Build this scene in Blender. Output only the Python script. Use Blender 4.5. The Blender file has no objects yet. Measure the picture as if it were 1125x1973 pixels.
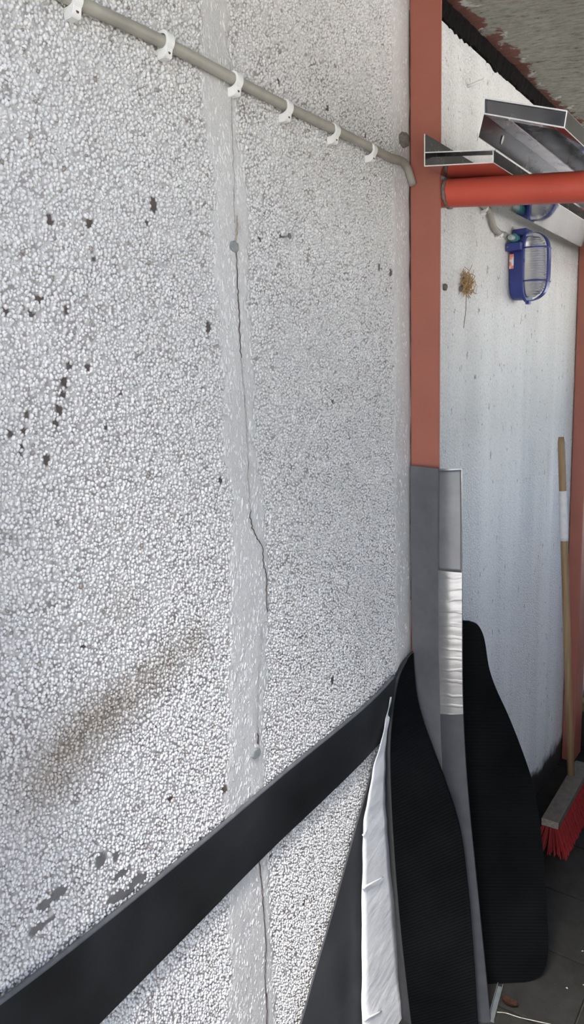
import bpy, bmesh, math, random
import numpy as np
from mathutils import Vector, Matrix
random.seed(7); rng = np.random.default_rng(11)
scene = bpy.context.scene; COL = scene.collection
# ------------------------------------------------------------------ camera
# world: X away from the wall, Y along the wall, Z up (metres); camera solved from the photo's vanishing points
FPX, CX, CY = 1400.0, 562.5, 986.5
CAM = np.array([0.80, 0.0, 1.60])
def _n(v): return v / np.linalg.norm(v)
_D = _n(np.array([810 - CX, 9250 - CY, FPX]))
_F = np.array([1590 - CX, 720 - CY, FPX]); _F = _n(_F - _D * (_F @ _D))
_X = np.cross(_D, _F); _X = _X if _X[0] > 0 else -_X
RM = np.stack([_X, _F, -_D])
cam_d = bpy.data.cameras.new('camera'); cam = bpy.data.objects.new('camera', cam_d); COL.objects.link(cam)
_r, _u, _b = RM @ np.array([1, 0, 0]), RM @ np.array([0, -1, 0]), RM @ np.array([0, 0, -1])
cam.matrix_world = Matrix(((_r[0], _u[0], _b[0], CAM[0]), (_r[1], _u[1], _b[1], CAM[1]), (_r[2], _u[2], _b[2], CAM[2]), (0, 0, 0, 1)))
cam_d.sensor_fit = 'VERTICAL'; cam_d.sensor_height = 36.0; cam_d.lens = 36.0 * FPX / 1973.0; cam_d.clip_start = 0.02
scene.camera = cam
# ------------------------------------------------------------------ sky, sun, exposure
SUN_EL, SUN_AZ = math.radians(60), math.radians(174)
world = bpy.data.worlds.new('sky'); scene.world = world; world.use_nodes = True
wn = world.node_tree.nodes; wl = world.node_tree.links
sky = wn.new('ShaderNodeTexSky'); sky.sky_type = 'NISHITA'; sky.sun_disc = False
sky.sun_elevation = SUN_EL; sky.sun_rotation = SUN_AZ; sky.dust_density = 3.0; sky.air_density = 1.0
wn['Background'].inputs['Strength'].default_value = 0.37
wl.new(sky.outputs[0], wn['Background'].inputs['Color'])
sd = bpy.data.lights.new('sun', 'SUN'); sd.energy = 14.0; sd.angle = math.radians(26.0); sd.color = (1.0, 0.97, 0.92)
sun = bpy.data.objects.new('sun', sd); COL.objects.link(sun)
_sv = Vector((math.sin(SUN_AZ) * math.cos(SUN_EL), math.cos(SUN_AZ) * math.cos(SUN_EL), math.sin(SUN_EL)))
sun.rotation_euler = _sv.to_track_quat('Z', 'Y').to_euler()
vs = scene.view_settings; vs.view_transform = 'Standard'; vs.look = 'None'; vs.gamma = 1.0; vs.use_curve_mapping = False
vs.exposure = 0.80
# ------------------------------------------------------------------ helpers
def ray(x, y): return RM @ np.array([x - CX, y - CY, FPX])
def onx(x, y, X=0.0): r = ray(x, y); return CAM + r * ((X - CAM[0]) / r[0])
def ony(x, y, Y): r = ray(x, y); return CAM + r * ((Y - CAM[1]) / r[1])
def onz(x, y, Z=0.0): r = ray(x, y); return CAM + r * ((Z - CAM[2]) / r[2])
def tag(o, label=None, cat=None, group=None, kind=None):
    if label: o['label'] = label
    if cat: o['category'] = cat
    if group: o['group'] = group
    if kind: o['kind'] = kind
    return o
def empty(name, loc=(0, 0, 0)):
    o = bpy.data.objects.new(name, None); COL.objects.link(o); o.location = loc; o.empty_display_size = 0.05; return o
def link(name, me, m=None, parent=None, smooth=False):
    if m: me.materials.append(m)
    if smooth:
        me.polygons.foreach_set('use_smooth', [True] * len(me.polygons))
    o = bpy.data.objects.new(name, me); COL.objects.link(o)
    if parent:
        o.parent = parent
        p = parent
        off = Vector((0, 0, 0))
        while p: off += p.location; p = p.parent
        o.location = -off          # meshes are written in world coordinates
    return o
def bmo(name, bm, m, parent=None, smooth=False, normals=True):
    if normals: bmesh.ops.recalc_face_normals(bm, faces=bm.faces)
    me = bpy.data.meshes.new(name); bm.to_mesh(me); bm.free()
    return link(name, me, m, parent, smooth)
def box(bm, lo, hi, bev=0.0):
    v = [bm.verts.new((x, y, z)) for x in (lo[0], hi[0]) for y in (lo[1], hi[1]) for z in (lo[2], hi[2])]
    fs = [bm.faces.new([v[i] for i in q]) for q in ((0, 1, 3, 2), (4, 6, 7, 5), (0, 4, 5, 1), (2, 3, 7, 6), (0, 2, 6, 4), (1, 5, 7, 3))]
    if bev:
        es = list({e for f in fs for e in f.edges})
        bmesh.ops.bevel(bm, geom=es, offset=bev, segments=2, affect='EDGES', profile=0.5)
    return v
def tube(bm, pts, rad, n=12, cap=True):
    pts = [Vector(p) for p in pts]; rad = rad if hasattr(rad, '__len__') else [rad] * len(pts)
    rings = []; up = None
    for i, p in enumerate(pts):
        t = (pts[min(i + 1, len(pts) - 1)] - pts[max(i - 1, 0)]).normalized()
        if up is None: up = t.orthogonal().normalized()
        up = (up - t * up.dot(t)).normalized(); sd_ = t.cross(up)
        rings.append([bm.verts.new(p + (up * math.cos(2 * math.pi * k / n) + sd_ * math.sin(2 * math.pi * k / n)) * rad[i]) for k in range(n)])
    for a, b in zip(rings, rings[1:]):
        for k in range(n): bm.faces.new((a[k], a[(k + 1) % n], b[(k + 1) % n], b[k]))
    if cap:
        bm.faces.new(rings[0][::-1]); bm.faces.new(rings[-1])
def catmull(pts, m=8):
    P = [np.array(p, float) for p in pts]; P = [2 * P[0] - P[1]] + P + [2 * P[-1] - P[-2]]; out = []
    for i in range(1, len(P) - 2):
        for k in range(m):
            t = k / m; a, b, c, d = P[i - 1:i + 3]
            out.append(0.5 * ((2 * b) + (c - a) * t + (2 * a - 5 * b + 4 * c - d) * t * t + (3 * b - a - 3 * c + d) * t ** 3))
    out.append(P[-2]); return out
def loft(rows):
    """rows: lists of points of equal length -> grid of quads"""
    bm = bmesh.new(); V = [[bm.verts.new(tuple(p)) for p in r] for r in rows]
    for a, b in zip(V, V[1:]):
        for k in range(len(a) - 1): bm.faces.new((a[k], a[k + 1], b[k + 1], b[k]))
    return bm
def slab(bm, off):
    """give an open sheet a thickness: off = Vector offset of its back side"""
    fs = list(bm.faces); r = bmesh.ops.duplicate(bm, geom=list(bm.verts) + list(bm.edges) + fs)
    vm = r['vert_map']
    be = [e for e in list(bm.edges) if e.is_boundary and e.verts[0] in vm and e.verts[0] not in [None]]
    src = set(v for f in fs for v in f.verts)
    for v in src: vm[v].co += off(v.co) if callable(off) else Vector(off)
    for e in [e for e in be if e.verts[0] in src and e.verts[1] in src]:
        a, b = e.verts
        try: bm.faces.new((a, b, vm[b], vm[a]))
        except ValueError: pass
# ------------------------------------------------------------------ materials
class NT:
    def __init__(s, name):
        s.m = bpy.data.materials.new(name); s.m.use_nodes = True; s.t = s.m.node_tree; s.n = s.t.nodes; s.b = s.n['Principled BSDF']
        s.tc = s.n.new('ShaderNodeTexCoord')
    def node(s, typ, **kw):
        nd = s.n.new(typ)
        for k, v in kw.items(): setattr(nd, k, v)
        return nd
    def l(s, a, b): s.t.links.new(a, b)
    def set(s, **kw):
        for k, v in kw.items(): s.b.inputs[k.replace('_', ' ')].default_value = v
    def map(s, scale=(1, 1, 1), rot=(0, 0, 0)):
        mp = s.node('ShaderNodeMapping'); mp.inputs['Scale'].default_value = scale; mp.inputs['Rotation'].default_value = rot
        s.l(s.tc.outputs['Object'], mp.inputs['Vector']); return mp.outputs[0]
    def noise(s, scale, detail=4, rough=0.6, vec=None):
        nz = s.node('ShaderNodeTexNoise'); nz.inputs['Scale'].default_value = scale; nz.inputs['Detail'].default_value = detail; nz.inputs['Roughness'].default_value = rough
        s.l(vec if vec else s.tc.outputs['Object'], nz.inputs['Vector']); return nz.outputs['Fac']
    def ramp(s, fac, stops):
        r = s.node('ShaderNodeValToRGB'); e = r.color_ramp.elements
        while len(e) < len(stops): e.new(0.5)
        for i, (p, c) in enumerate(stops): e[i].position = p; e[i].color = c if len(c) == 4 else (*c, 1)
        s.l(fac, r.inputs[0]); return r.outputs[0]
    def mix(s, fac, a, b, mode='MIX'):
        mx = s.node('ShaderNodeMix', data_type='RGBA', blend_type=mode)
        for inp, v in ((mx.inputs[0], fac), (mx.inputs[6], a), (mx.inputs[7], b)):
            if hasattr(v, 'links'): s.l(v, inp)
            else: inp.default_value = v if not isinstance(v, tuple) or len(v) == 4 else (*v, 1)
        return mx.outputs[2]
    def bump(s, h, strength=0.3, dist=0.01, prev=None):
        bp = s.node('ShaderNodeBump'); bp.inputs['Strength'].default_value = strength; bp.inputs['Distance'].default_value = dist
        s.l(h, bp.inputs['Height'])
        if prev: s.l(prev, bp.inputs['Normal'])
        s.l(bp.outputs[0], s.b.inputs['Normal']); return bp.outputs[0]
    def color(s, c): s.l(c, s.b.inputs['Base Color'])
def simple(name, col, rough=0.5, metal=0.0, var=0.12, scale=30, bump=0.0, bscale=200, spec=0.5):
    t = NT(name); t.set(Roughness=rough, Metallic=metal)
    t.b.inputs['Specular IOR Level'].default_value = spec
    f = t.noise(scale)
    a = tuple(max(0, x * (1 - var)) for x in col); b = tuple(min(1, x * (1 + var)) for x in col)
    t.color(t.ramp(f, [(0.3, a), (0.7, b)]))
    if bump: t.bump(t.noise(bscale, 3), bump, 0.002)
    return t.m
M = {}
# painted pebbles: paint tone comes from each pebble's own attribute
t = NT('painted_pebble'); at = t.node('ShaderNodeAttribute', attribute_type='INSTANCER', attribute_name='tone'); t.color(at.outputs['Color'])
t.set(Roughness=0.32); M['pebble'] = t.m
t = NT('render_coat'); at = t.node('ShaderNodeAttribute', attribute_type='GEOMETRY', attribute_name='tone')
f = t.noise(420, 3); t.color(t.mix(1.0, at.outputs['Color'], t.ramp(f, [(0.3, (.8, .8, .8)), (.65, (1, 1, 1))]), 'MULTIPLY'))
t.set(Roughness=0.5); t.bump(t.noise(210, 4, .7, t.map((1, 1.3, .7))), .35, 0.004); M['coat'] = t.m
# far bay: same render seen from afar, too small to tell the stones apart
t = NT('far_render'); v = t.node('ShaderNodeTexVoronoi'); v.inputs['Scale'].default_value = 170
t.l(t.tc.outputs['Object'], v.inputs['Vector'])
stripe = t.noise(7.5, 2, .5, t.map((1, 1, .05)))
blot = t.noise(3.0, 5, .6)
spots = t.ramp(t.noise(48, 4, .7, t.map((1, 1, .55))), [(.62, (0, 0, 0)), (.69, (1, 1, 1))])
c = t.ramp(stripe, [(.35, (.69, .69, .68)), (.65, (.77, .77, .76))])
fine = t.noise(150, 3, .7); c = t.mix(1.0, c, t.ramp(fine, [(.3, (.72, .72, .72)), (.5, (1, 1, 1))]), 'MULTIPLY')
c = t.mix(t.ramp(blot, [(.5, (0, 0, 0)), (.75, (.35, .35, .35))]), c, (.55, .55, .52))
c = t.mix(spots, c, (.23, .21, .19))
smooth_f = t.ramp(stripe, [(.42, (1, 1, 1)), (.56, (.25, .25, .25))])
h = t.mix(1.0, t.ramp(v.outputs['Distance'], [(0, (1, 1, 1)), (.8, (0, 0, 0))]), smooth_f, 'MULTIPLY')
geo = t.node('ShaderNodeSeparateXYZ'); t.l(t.tc.outputs['Object'], geo.inputs[0])
dirt = t.node('ShaderNodeMath', operation='MULTIPLY_ADD'); t.l(t.noise(9, 4), dirt.inputs[0]); dirt.inputs[1].default_value = -0.16; t.l(geo.outputs[2], dirt.inputs[2])
c = t.mix(t.ramp(dirt.outputs[0], [(0.0, (1, 1, 1)), (.045, (0, 0, 0))]), c, (.035, .03, .028))
t.color(c); t.set(Roughness=.55); t.bump(h, .55, .005); M['far'] = t.m
# red oxide paint
t = NT('red_oxide_paint'); f = t.noise(9, 5); f2 = t.noise(140, 3)
c = t.ramp(f, [(.3, (.46, .068, .042)), (.7, (.54, .085, .053))])
c = t.mix(t.ramp(f2, [(.74, (0, 0, 0)), (.80, (1, 1, 1))]), c, (.6, .45, .38))
t.color(c); t.set(Roughness=.42); t.bump(t.noise(60, 4), .10, .003); M['red'] = t.m
t = NT('dull_red_oxide_paint'); f = t.noise(7, 5); f2 = t.noise(120, 3)
c = t.ramp(f, [(.3, (.31, .105, .074)), (.7, (.36, .12, .085))])
c = t.mix(t.ramp(f2, [(.76, (0, 0, 0)), (.82, (1, 1, 1))]), c, (.6, .45, .38))
t.color(c); t.set(Roughness=.5); t.bump(t.noise(50, 4), .10, .003); M['redpost'] = t.m
M['weld'] = simple('burnt_weld', (.17, .13, .11), .7, .3, .5, 160, .8, 220)
# sheet steel
t = NT('bright_sheet_steel'); f = t.noise(22, 5, .7, t.map((1, .15, 1)))
t.color(t.ramp(f, [(.3, (.50, .50, .52)), (.7, (.62, .62, .63))])); t.set(Metallic=1.0)
rr = t.ramp(f, [(.35, (.05, .05, .05)), (.75, (.16, .16, .16))]); t.l(rr, t.b.inputs['Roughness']); M['steel'] = t.m
t = NT('dark_sheet_steel'); f = t.noise(14, 5, .7)
t.color(t.ramp(f, [(.3, (.20, .20, .215)), (.7, (.30, .30, .31))])); t.set(Metallic=1.0)
t.l(t.ramp(f, [(.35, (.16, .16, .16)), (.75, (.34, .34, .34))]), t.b.inputs['Roughness']); M['dsteel'] = t.m
M['cut'] = simple('raw_cut_edge', (.86, .86, .85), .45, .3, .1, 60)
# ceiling
t = NT('wood_wool_board')
w1 = t.noise(60, 6, .72, t.map((.55, 1.6, 1))); w2 = t.noise(190, 4, .7, t.map((.5, 1.5, 1)))
c = t.ramp(w1, [(.30, (.05, .048, .04)), (.40, (.27, .265, .22)), (.60, (.41, .405, .345)), (.8, (.55, .54, .47))])
c = t.mix(t.ramp(w2, [(.3, (.55, .55, .55)), (.42, (0, 0, 0))]), c, (.10, .095, .08))
sx = t.node('ShaderNodeSeparateXYZ'); t.l(t.tc.outputs['Object'], sx.inputs[0])
e = t.node('ShaderNodeMath', operation='MULTIPLY_ADD'); t.l(t.noise(13, 5, .65), e.inputs[0]); e.inputs[1].default_value = .16; t.l(sx.outputs[0], e.inputs[2])
wp = t.ramp(e.outputs[0], [(.118, (1, 1, 1)), (.124, (0, 0, 0))])
wp2 = t.ramp(t.noise(17, 3), [(.58, (0, 0, 0)), (.60, (1, 1, 1))])
wm = t.mix(1.0, t.ramp(e.outputs[0], [(.135, (1, 1, 1)), (.145, (0, 0, 0))]), wp2, 'MULTIPLY')
c = t.mix(wm, c, (.62, .62, .60))
red = t.ramp(w1, [(.3, (.10, .035, .025)), (.7, (.27, .085, .055))])
c = t.mix(wp, c, red)
t.color(c); t.set(Roughness=.9); t.bump(w2, .5, .004, t.bump(w1, 1.0, .012)); M['board'] = t.m
t = NT('bitumen'); t.color(t.ramp(t.noise(90, 4), [(.3, (.003, .003, .003)), (.75, (.012, .010, .009))])); t.set(Roughness=.95); t.b.inputs['Specular IOR Level'].default_value = .1; t.bump(t.noise(160, 4), .8, .006); M['bitumen'] = t.m
# plastics, rubber
M['conduit'] = simple('grey_cable_sheath', (.34, .325, .28), .45, 0, .15, 20, .05, 120)
M['clip'] = simple('white_clip_plastic', (.80, .80, .78), .4, 0, .05, 40)
M['nail'] = simple('rusty_nail', (.13, .075, .05), .6, .5, .4, 200)
M['galv'] = simple('dull_zinc', (.20, .21, .21), .5, .6, .3, 150)
M['putty'] = simple('grey_wall_plug', (.23, .245, .25), .6, 0, .2, 90, .2, 200)
t = NT('black_rubber_strip'); fs = t.noise(40, 6, .75, t.map((1, .06, 3), (math.radians(3), 0, 0)))
b1 = t.noise(5, 4)
c = t.ramp(b1, [(.35, (.009, .0095, .0105)), (.7, (.020, .022, .025))])
c = t.mix(t.ramp(fs, [(.66, (0, 0, 0)), (.72, (.5, .5, .5))]), c, (.12, .12, .125))
t.color(c); t.set(Roughness=.42); t.l(t.ramp(b1, [(.3, (.36, .36, .36)), (.7, (.52, .52, .52))]), t.b.inputs['Roughness']); t.bump(fs, .15, .002); M['rubber'] = t.m
def ribbed(name, rot, scale):
    t = NT(name); w = t.node('ShaderNodeTexWave', wave_type='BANDS', bands_direction='Z'); w.inputs['Scale'].default_value = scale; w.inputs['Distortion'].default_value = .25
    t.l(t.map((1, 1, 1), rot), w.inputs['Vector'])
    t.color(t.ramp(t.noise(6, 5), [(.3, (.002, .0025, .003)), (.7, (.0045, .0053, .006))])); t.set(Roughness=.62)
    t.b.inputs['Specular IOR Level'].default_value = .03
    t.bump(w.outputs['Fac'], .28, .002); return t.m
M['mat1'] = ribbed('ribbed_black_rubber', (math.radians(10), math.radians(4), 0), 34)
M['mat2'] = ribbed('diagonal_ribbed_black_rubber', (0, math.radians(28), 0), 40)
M['matedge'] = simple('cut_rubber_edge', (.028, .028, .03), .65, 0, .2, 60, .2, 200)
M['sheet'] = simple('dark_plastic_sheet', (.045, .047, .052), .45, 0, .3, 7, .1, 30)
t = NT('white_liner_film'); t.color(t.ramp(t.noise(20, 4), [(.25, (.68, .69, .71)), (.6, (.80, .81, .82))])); t.set(Roughness=.4); t.bump(t.noise(9, 3, .5, t.map((1, 2, 5), (.5, 0, 0))), .25, .01); M['film'] = t.m
t = NT('grey_matt_sheet'); f = t.noise(12, 6, .7); c = t.ramp(f, [(.3, (.115, .118, .128)), (.72, (.165, .168, .178))])
sc = t.ramp(t.noise(60, 5, .8, t.map((3, 3, .12), (0, .05, 0))), [(.68, (0, 0, 0)), (.74, (.6, .6, .6))]); c = t.mix(sc, c, (.38, .39, .40))
t.color(c); t.set(Roughness=.40, Metallic=.35); t.bump(sc, .15, .002); M['grey'] = t.m
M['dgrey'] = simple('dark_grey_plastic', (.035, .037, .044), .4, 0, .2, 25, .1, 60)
t = NT('crinkled_silver_film'); wr = t.node('ShaderNodeTexWave', wave_type='BANDS', bands_direction='Z'); wr.inputs['Scale'].default_value = 11; wr.inputs['Distortion'].default_value = 7; wr.inputs['Detail'].default_value = 4
t.l(t.map((.6, .6, 1), (0, .12, 0)), wr.inputs['Vector'])
cr = t.ramp(wr.outputs['Fac'], [(.80, (0, 0, 0)), (.97, (1, 1, 1))])
t.color(t.ramp(t.noise(15, 5), [(.3, (.24, .24, .25)), (.7, (.34, .34, .34))])); t.set(Roughness=.30, Metallic=.75); t.bump(cr, .18, .0012); M['silver'] = t.m
t = NT('paver_concrete'); f = t.noise(14, 6, .7); f2 = t.noise(160, 3)
c = t.ramp(f, [(.3, (.009, .0088, .008)), (.7, (.019, .0185, .017))]); c = t.mix(t.ramp(f2, [(.66, (0, 0, 0)), (.72, (.6, .6, .6))]), c, (.05, .047, .042))
t.color(c); t.set(Roughness=.95); t.b.inputs['Specular IOR Level'].default_value = .2; t.bump(f2, .4, .003); M['paver'] = t.m
M['soil'] = simple('joint_dirt', (.018, .016, .013), .95, 0, .4, 60, .6, 150)
M['yard'] = simple('bounce_yard_pale', (.58, .565, .53), .9, 0, .15, 3)
M['plaster'] = simple('grey_outer_wall', (.30, .29, .27), .8, 0, .12, 5, .2, 60)
t = NT('blue_plastic'); t.color(t.ramp(t.noise(12, 4), [(.3, (.018, .032, .17)), (.7, (.028, .048, .24))])); t.set(Roughness=.33); M['blue'] = t.m
t = NT('prismatic_glass'); t.set(Roughness=.06); t.b.inputs['Transmission Weight'].default_value = .72; t.b.inputs['IOR'].default_value = 1.45
t.b.inputs['Base Color'].default_value = (.93, .94, .93, 1); M['glass'] = t.m
M['reflector'] = simple('lamp_reflector', (.82, .82, .80), .3, .2, .05, 20)
M['teal'] = simple('teal_gland', (.06, .24, .27), .4, 0, .1, 60)
M['gland'] = simple('grey_gland', (.42, .48, .46), .4, 0, .1, 60)
t = NT('printed_sticker'); w = t.node('ShaderNodeSeparateXYZ'); t.l(t.tc.outputs['Object'], w.inputs[0])
t.color(t.ramp(t.noise(55, 1), [(.45, (.80, .78, .80)), (.58, (.75, .25, .16))])); t.set(Roughness=.5); M['sticker'] = t.m
t = NT('worn_broom_wood'); f = t.noise(30, 5, .7, t.map((1.5, 1.5, .08))); t.color(t.ramp(f, [(.3, (.20, .12, .06)), (.7, (.36, .235, .12))])); t.set(Roughness=.6); t.bump(f, .2, .002); M['wood'] = t.m
M['block'] = simple('weathered_broom_block', (.085, .070, .052), .75, 0, .3, 40, .3, 120)
M['blockend'] = simple('pale_chipped_paint', (.26, .23, .19), .7, 0, .35, 90, .5, 160)
M['tape'] = simple('white_cloth_tape', (.62, .61, .60), .7, 0, .08, 60, .3, 120)
M['bristle'] = simple('red_bristle', (.24, .014, .016), .5, 0, .3, 90)
M['straw'] = simple('dry_straw', (.38, .25, .12), .8, 0, .4, 90)
M['mud'] = simple('dry_mud', (.15, .13, .115), .9, 0, .3, 150, .8, 150)
M['crack'] = simple('dark_crack', (.05, .035, .028), .95, 0, .4, 90)
M['hair'] = simple('hairline_crack', (.24, .225, .21), .9, 0, .5, 90)
M['crumb'] = simple('pale_crumb', (.36, .34, .30), .8, 0, .2, 90)
M['stick'] = simple('grey_stick', (.26, .25, .22), .8, 0, .3, 90)
M['leaf'] = simple('dead_leaf', (.02, .009, .006), .9, 0, .4, 60, spec=.1)
M['moss'] = simple('dark_crate_plastic', (.012, .014, .012), .6, 0, .3, 30)
M['lid'] = simple('dull_olive_lid', (.11, .11, .035), .6, 0, .3, 40)
M['alu'] = simple('dull_aluminium', (.15, .17, .18), .5, .5, .15, 40)

# ================================================================== THE SETTING
ROOF_S = -0.127                         # lean-to: roof and crossbars fall away from the wall
def roof_z(x): return 2.492 + ROOF_S * x
def vnoise(u, v, seed):
    g = np.random.default_rng(seed).random((256, 256)); iu = np.floor(u).astype(int); iv = np.floor(v).astype(int)
    fu = u - iu; fv = v - iv; fu = fu * fu * (3 - 2 * fu); fv = fv * fv * (3 - 2 * fv); a = lambda i, j: g[i % 256, j % 256]
    return (a(iu, iv) * (1 - fu) + a(iu + 1, iv) * fu) * (1 - fv) + (a(iu, iv + 1) * (1 - fu) + a(iu + 1, iv + 1) * fu) * fv
def fbm(u, v, seed): return .5 * vnoise(u, v, seed) + .3 * vnoise(u * 2.1, v * 2.1, seed + 1) + .2 * vnoise(u * 4.3, v * 4.3, seed + 2)
# near bay: pebble-dash, Y -0.4 .. 1.582
YN0, YN1, ZN = -0.4, 1.582, 2.45
def poly_y(pix):
    w = [onx(x, y) for x, y in pix]; z = np.array([p[2] for p in w])[::-1]; yy = np.array([p[1] for p in w])[::-1]
    return lambda q: np.interp(q, z, yy)
band_l = poly_y([(385, 60), (392, 200), (412, 330), (420, 560), (430, 800), (440, 1000), (441, 1250), (438, 1450), (432, 1700), (445, 1973)])
band_r = poly_y([(440, 60), (452, 200), (468, 330), (478, 560), (488, 800), (508, 1000), (512, 1200), (508, 1450), (518, 1700), (528, 1973)])
MARG = onx(757, 700)[1]
# stains, missing stones: (px, py) in the photograph -> place on the wall
def wallpt(x, y): p = onx(x, y); return p[1], p[2]
chips = []          # ellipses of bare dark wall: y, z, ry, rz, darkness
for (x, y, r, a) in [(295, 395, 9, 1.9), (95, 425, 8, 1.5), (172, 432, 9, 1.3), (283, 430, 7, .8), (180, 500, 5, 1.2), (127, 598, 6, 1.7), (132, 705, 7, 1.4), (124, 735, 8, 1.6), (119, 760, 7, 1.5),
                     (113, 790, 8, 1.6), (108, 815, 7, 1.3), (168, 709, 6, 1.6), (50, 800, 6, 1.8), (46, 830, 6, 1.8), (42, 860, 6, 1.6), (40, 878, 6, 1), (88, 885, 8, 1.5), (232, 757, 6, 1), (203, 825, 6, 1),
                     (400, 630, 8, 1.6), (536, 158, 5, 1.6), (630, 210, 5, 1.8), (703, 262, 4, 1.8), (640, 775, 4, 1.0), (730, 515, 4, 2), (752, 525, 4, 2.2), (640, 1310, 5, 2.2), (160, 1246, 8, .8), (300, 1400, 6, .8), (328, 1540, 8, 1.0),
                     (430, 1520, 8, 1.3), (424, 925, 6, 1.5), (540, 455, 4, 1), (500, 462, 6, .8), (75, 575, 8, 1), (60, 605, 7, 1), (10, 600, 6, 1.5), (20, 835, 8, 1), (520, 1650, 6, .7), (585, 1740, 6, 1.4), (555, 1650, 7, .7)]:
    Y, Z = wallpt(x, y); s = (Y ** 2 + .64) ** .5 / FPX; chips.append((Y, Z, r * s * .85, r * s * a * .8, 1))
patches = []        # grey scraped patches
for (x, y, rx, rz) in [(110, 1722, 20, 14), (85, 1742, 16, 12), (75, 1785, 14, 10), (192, 1658, 11, 16), (222, 1650, 7, 14), (232, 1683, 17, 9), (262, 1695, 17, 12), (222, 1728, 20, 12), (245, 1720, 18, 10), (275, 1690, 10, 13), (62, 1795, 8, 10), (98, 1770, 8, 8)]:
    Y, Z = wallpt(x, y); s = (Y ** 2 + .64) ** .5 / FPX; patches.append((Y, Z, rx * s * 1.25, rz * s))
smudge = [(*wallpt(x, y), r, k) for x, y, r, k in [(375, 1235, .030, .55), (330, 1270, .035, .6), (285, 1310, .036, .7), (240, 1350, .04, .7), (195, 1390, .042, .75), (150, 1425, .05, .75), (110, 1470, .05, .6), (70, 1520, .055, .45), (235, 1175, .03, .4), (455, 440, .010, .4)]]
def wall_tone(Y, Z, gap):
    """paint tone of the wall at Y, Z; gap = the low ground between the stones"""
    n1 = fbm(Y * 6, Z * 6, 3); n2 = fbm(Y * 40, Z * 40, 9)
    base = np.full(Y.shape + (3,), 1.0) * np.array([.65, .645, .638])
    base *= (0.93 + .12 * n1)[..., None]
    if gap:
        shade_dirt = np.clip(.42 + .18 * np.clip(1.2 - Z, -1, 1) + .35 * (n1 - .5) + .7 * (n2 - .5) + .8 * (vnoise(Y * 170, Z * 150, 77) - .5), .05, .95)[..., None]  # relief shade and dirt painted into the gaps between stones
        base = base * (1 - shade_dirt) + np.array([.15, .12, .115]) * shade_dirt
    for (y, z, r, k) in smudge:
        d = np.exp(-(((Y - y) / r) ** 2 + ((Z - z) / r) ** 2)) * k * np.clip(.3 + 1.3 * n2, 0, 1) * .78
        base = base * (1 - d[..., None]) + np.array([.24, .20, .155]) * d[..., None]
    return base
def smooth_mask(Y, Z):
    j = (fbm(Y * 55, Z * 55, 21) - .5) * .03 + (fbm(Y * 12, Z * 12, 23) - .5) * .035
    inb = (Y + j > band_l(Z)) & (Y + j * .8 < band_r(Z)); return inb | (Y + j * .35 > MARG)
g = .0036
ys = np.arange(YN0, YN1 + g * .5, (YN1 - YN0) / round((YN1 - YN0) / g)); zs = np.linspace(0, ZN, int(ZN / g) + 1)
YY, ZZ = np.meshgrid(ys, zs, indexing='ij'); sm = smooth_mask(YY, ZZ)
soft = sm.astype(float)
for _ in range(2): soft = (soft + np.roll(soft, 1, 0) + np.roll(soft, -1, 0) + np.roll(soft, 1, 1) + np.roll(soft, -1, 1)) / 5
H = soft * (.0022 + .0022 * fbm(YY * 45, ZZ * 30, 5)) + (1 - soft) * .0006 * vnoise(YY * 160, ZZ * 160, 8)
tone = wall_tone(YY, ZZ, True) * (1 - soft[..., None]) + wall_tone(YY, ZZ, False) * .93 * soft[..., None]
hole = np.zeros_like(YY)
for (y, z, ry, rz, k) in chips: hole = np.maximum(hole, (((YY - y) / (ry * 1.25)) ** 2 + ((ZZ - z) / (rz * 1.25)) ** 2 < 1) * 1.0)
tone = tone * (1 - hole[..., None] * .93) + np.array([.055, .036, .03]) * hole[..., None] * .93
for (y, z, ry, rz) in patches:
    m_ = ((((YY - y) / ry) ** 2 + ((ZZ - z) / rz) ** 2) < 1.0) * 1.0
    tone = tone * (1 - m_[..., None]) + np.array([.17, .165, .165]) * m_[..., None]; H = np.maximum(H, m_ * .0015)
nY, nZ = YY.shape
co = np.stack([H, YY, ZZ], -1).reshape(-1, 3)
idx = np.arange(nY * nZ).reshape(nY, nZ)
fc = np.stack([idx[:-1, :-1], idx[1:, :-1], idx[1:, 1:], idx[:-1, 1:]], -1).reshape(-1, 4)
me = bpy.data.meshes.new('wall_left'); me.vertices.add(len(co)); me.vertices.foreach_set('co', co.ravel())
me.loops.add(fc.size); me.loops.foreach_set('vertex_index', fc.ravel().astype(np.int32)); me.polygons.add(len(fc)); me.polygons.foreach_set('loop_start', np.arange(0, fc.size, 4, dtype=np.int32))
me.update(calc_edges=True); me.validate()
ca = me.attributes.new('tone', 'FLOAT_COLOR', 'POINT'); ca.data.foreach_set('color', np.concatenate([tone.reshape(-1, 3), np.ones((len(co), 1))], 1).ravel())
wall = tag(link('wall_left', me, M['coat'], smooth=True), 'white painted pebble-dash wall filling the left of the view', kind='structure')
bm = bmesh.new(); box(bm, (-.22, YN0, 0), (-.004, 6.0, 2.52)); bmo('wall_core', bm, M['plaster'], wall)
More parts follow.
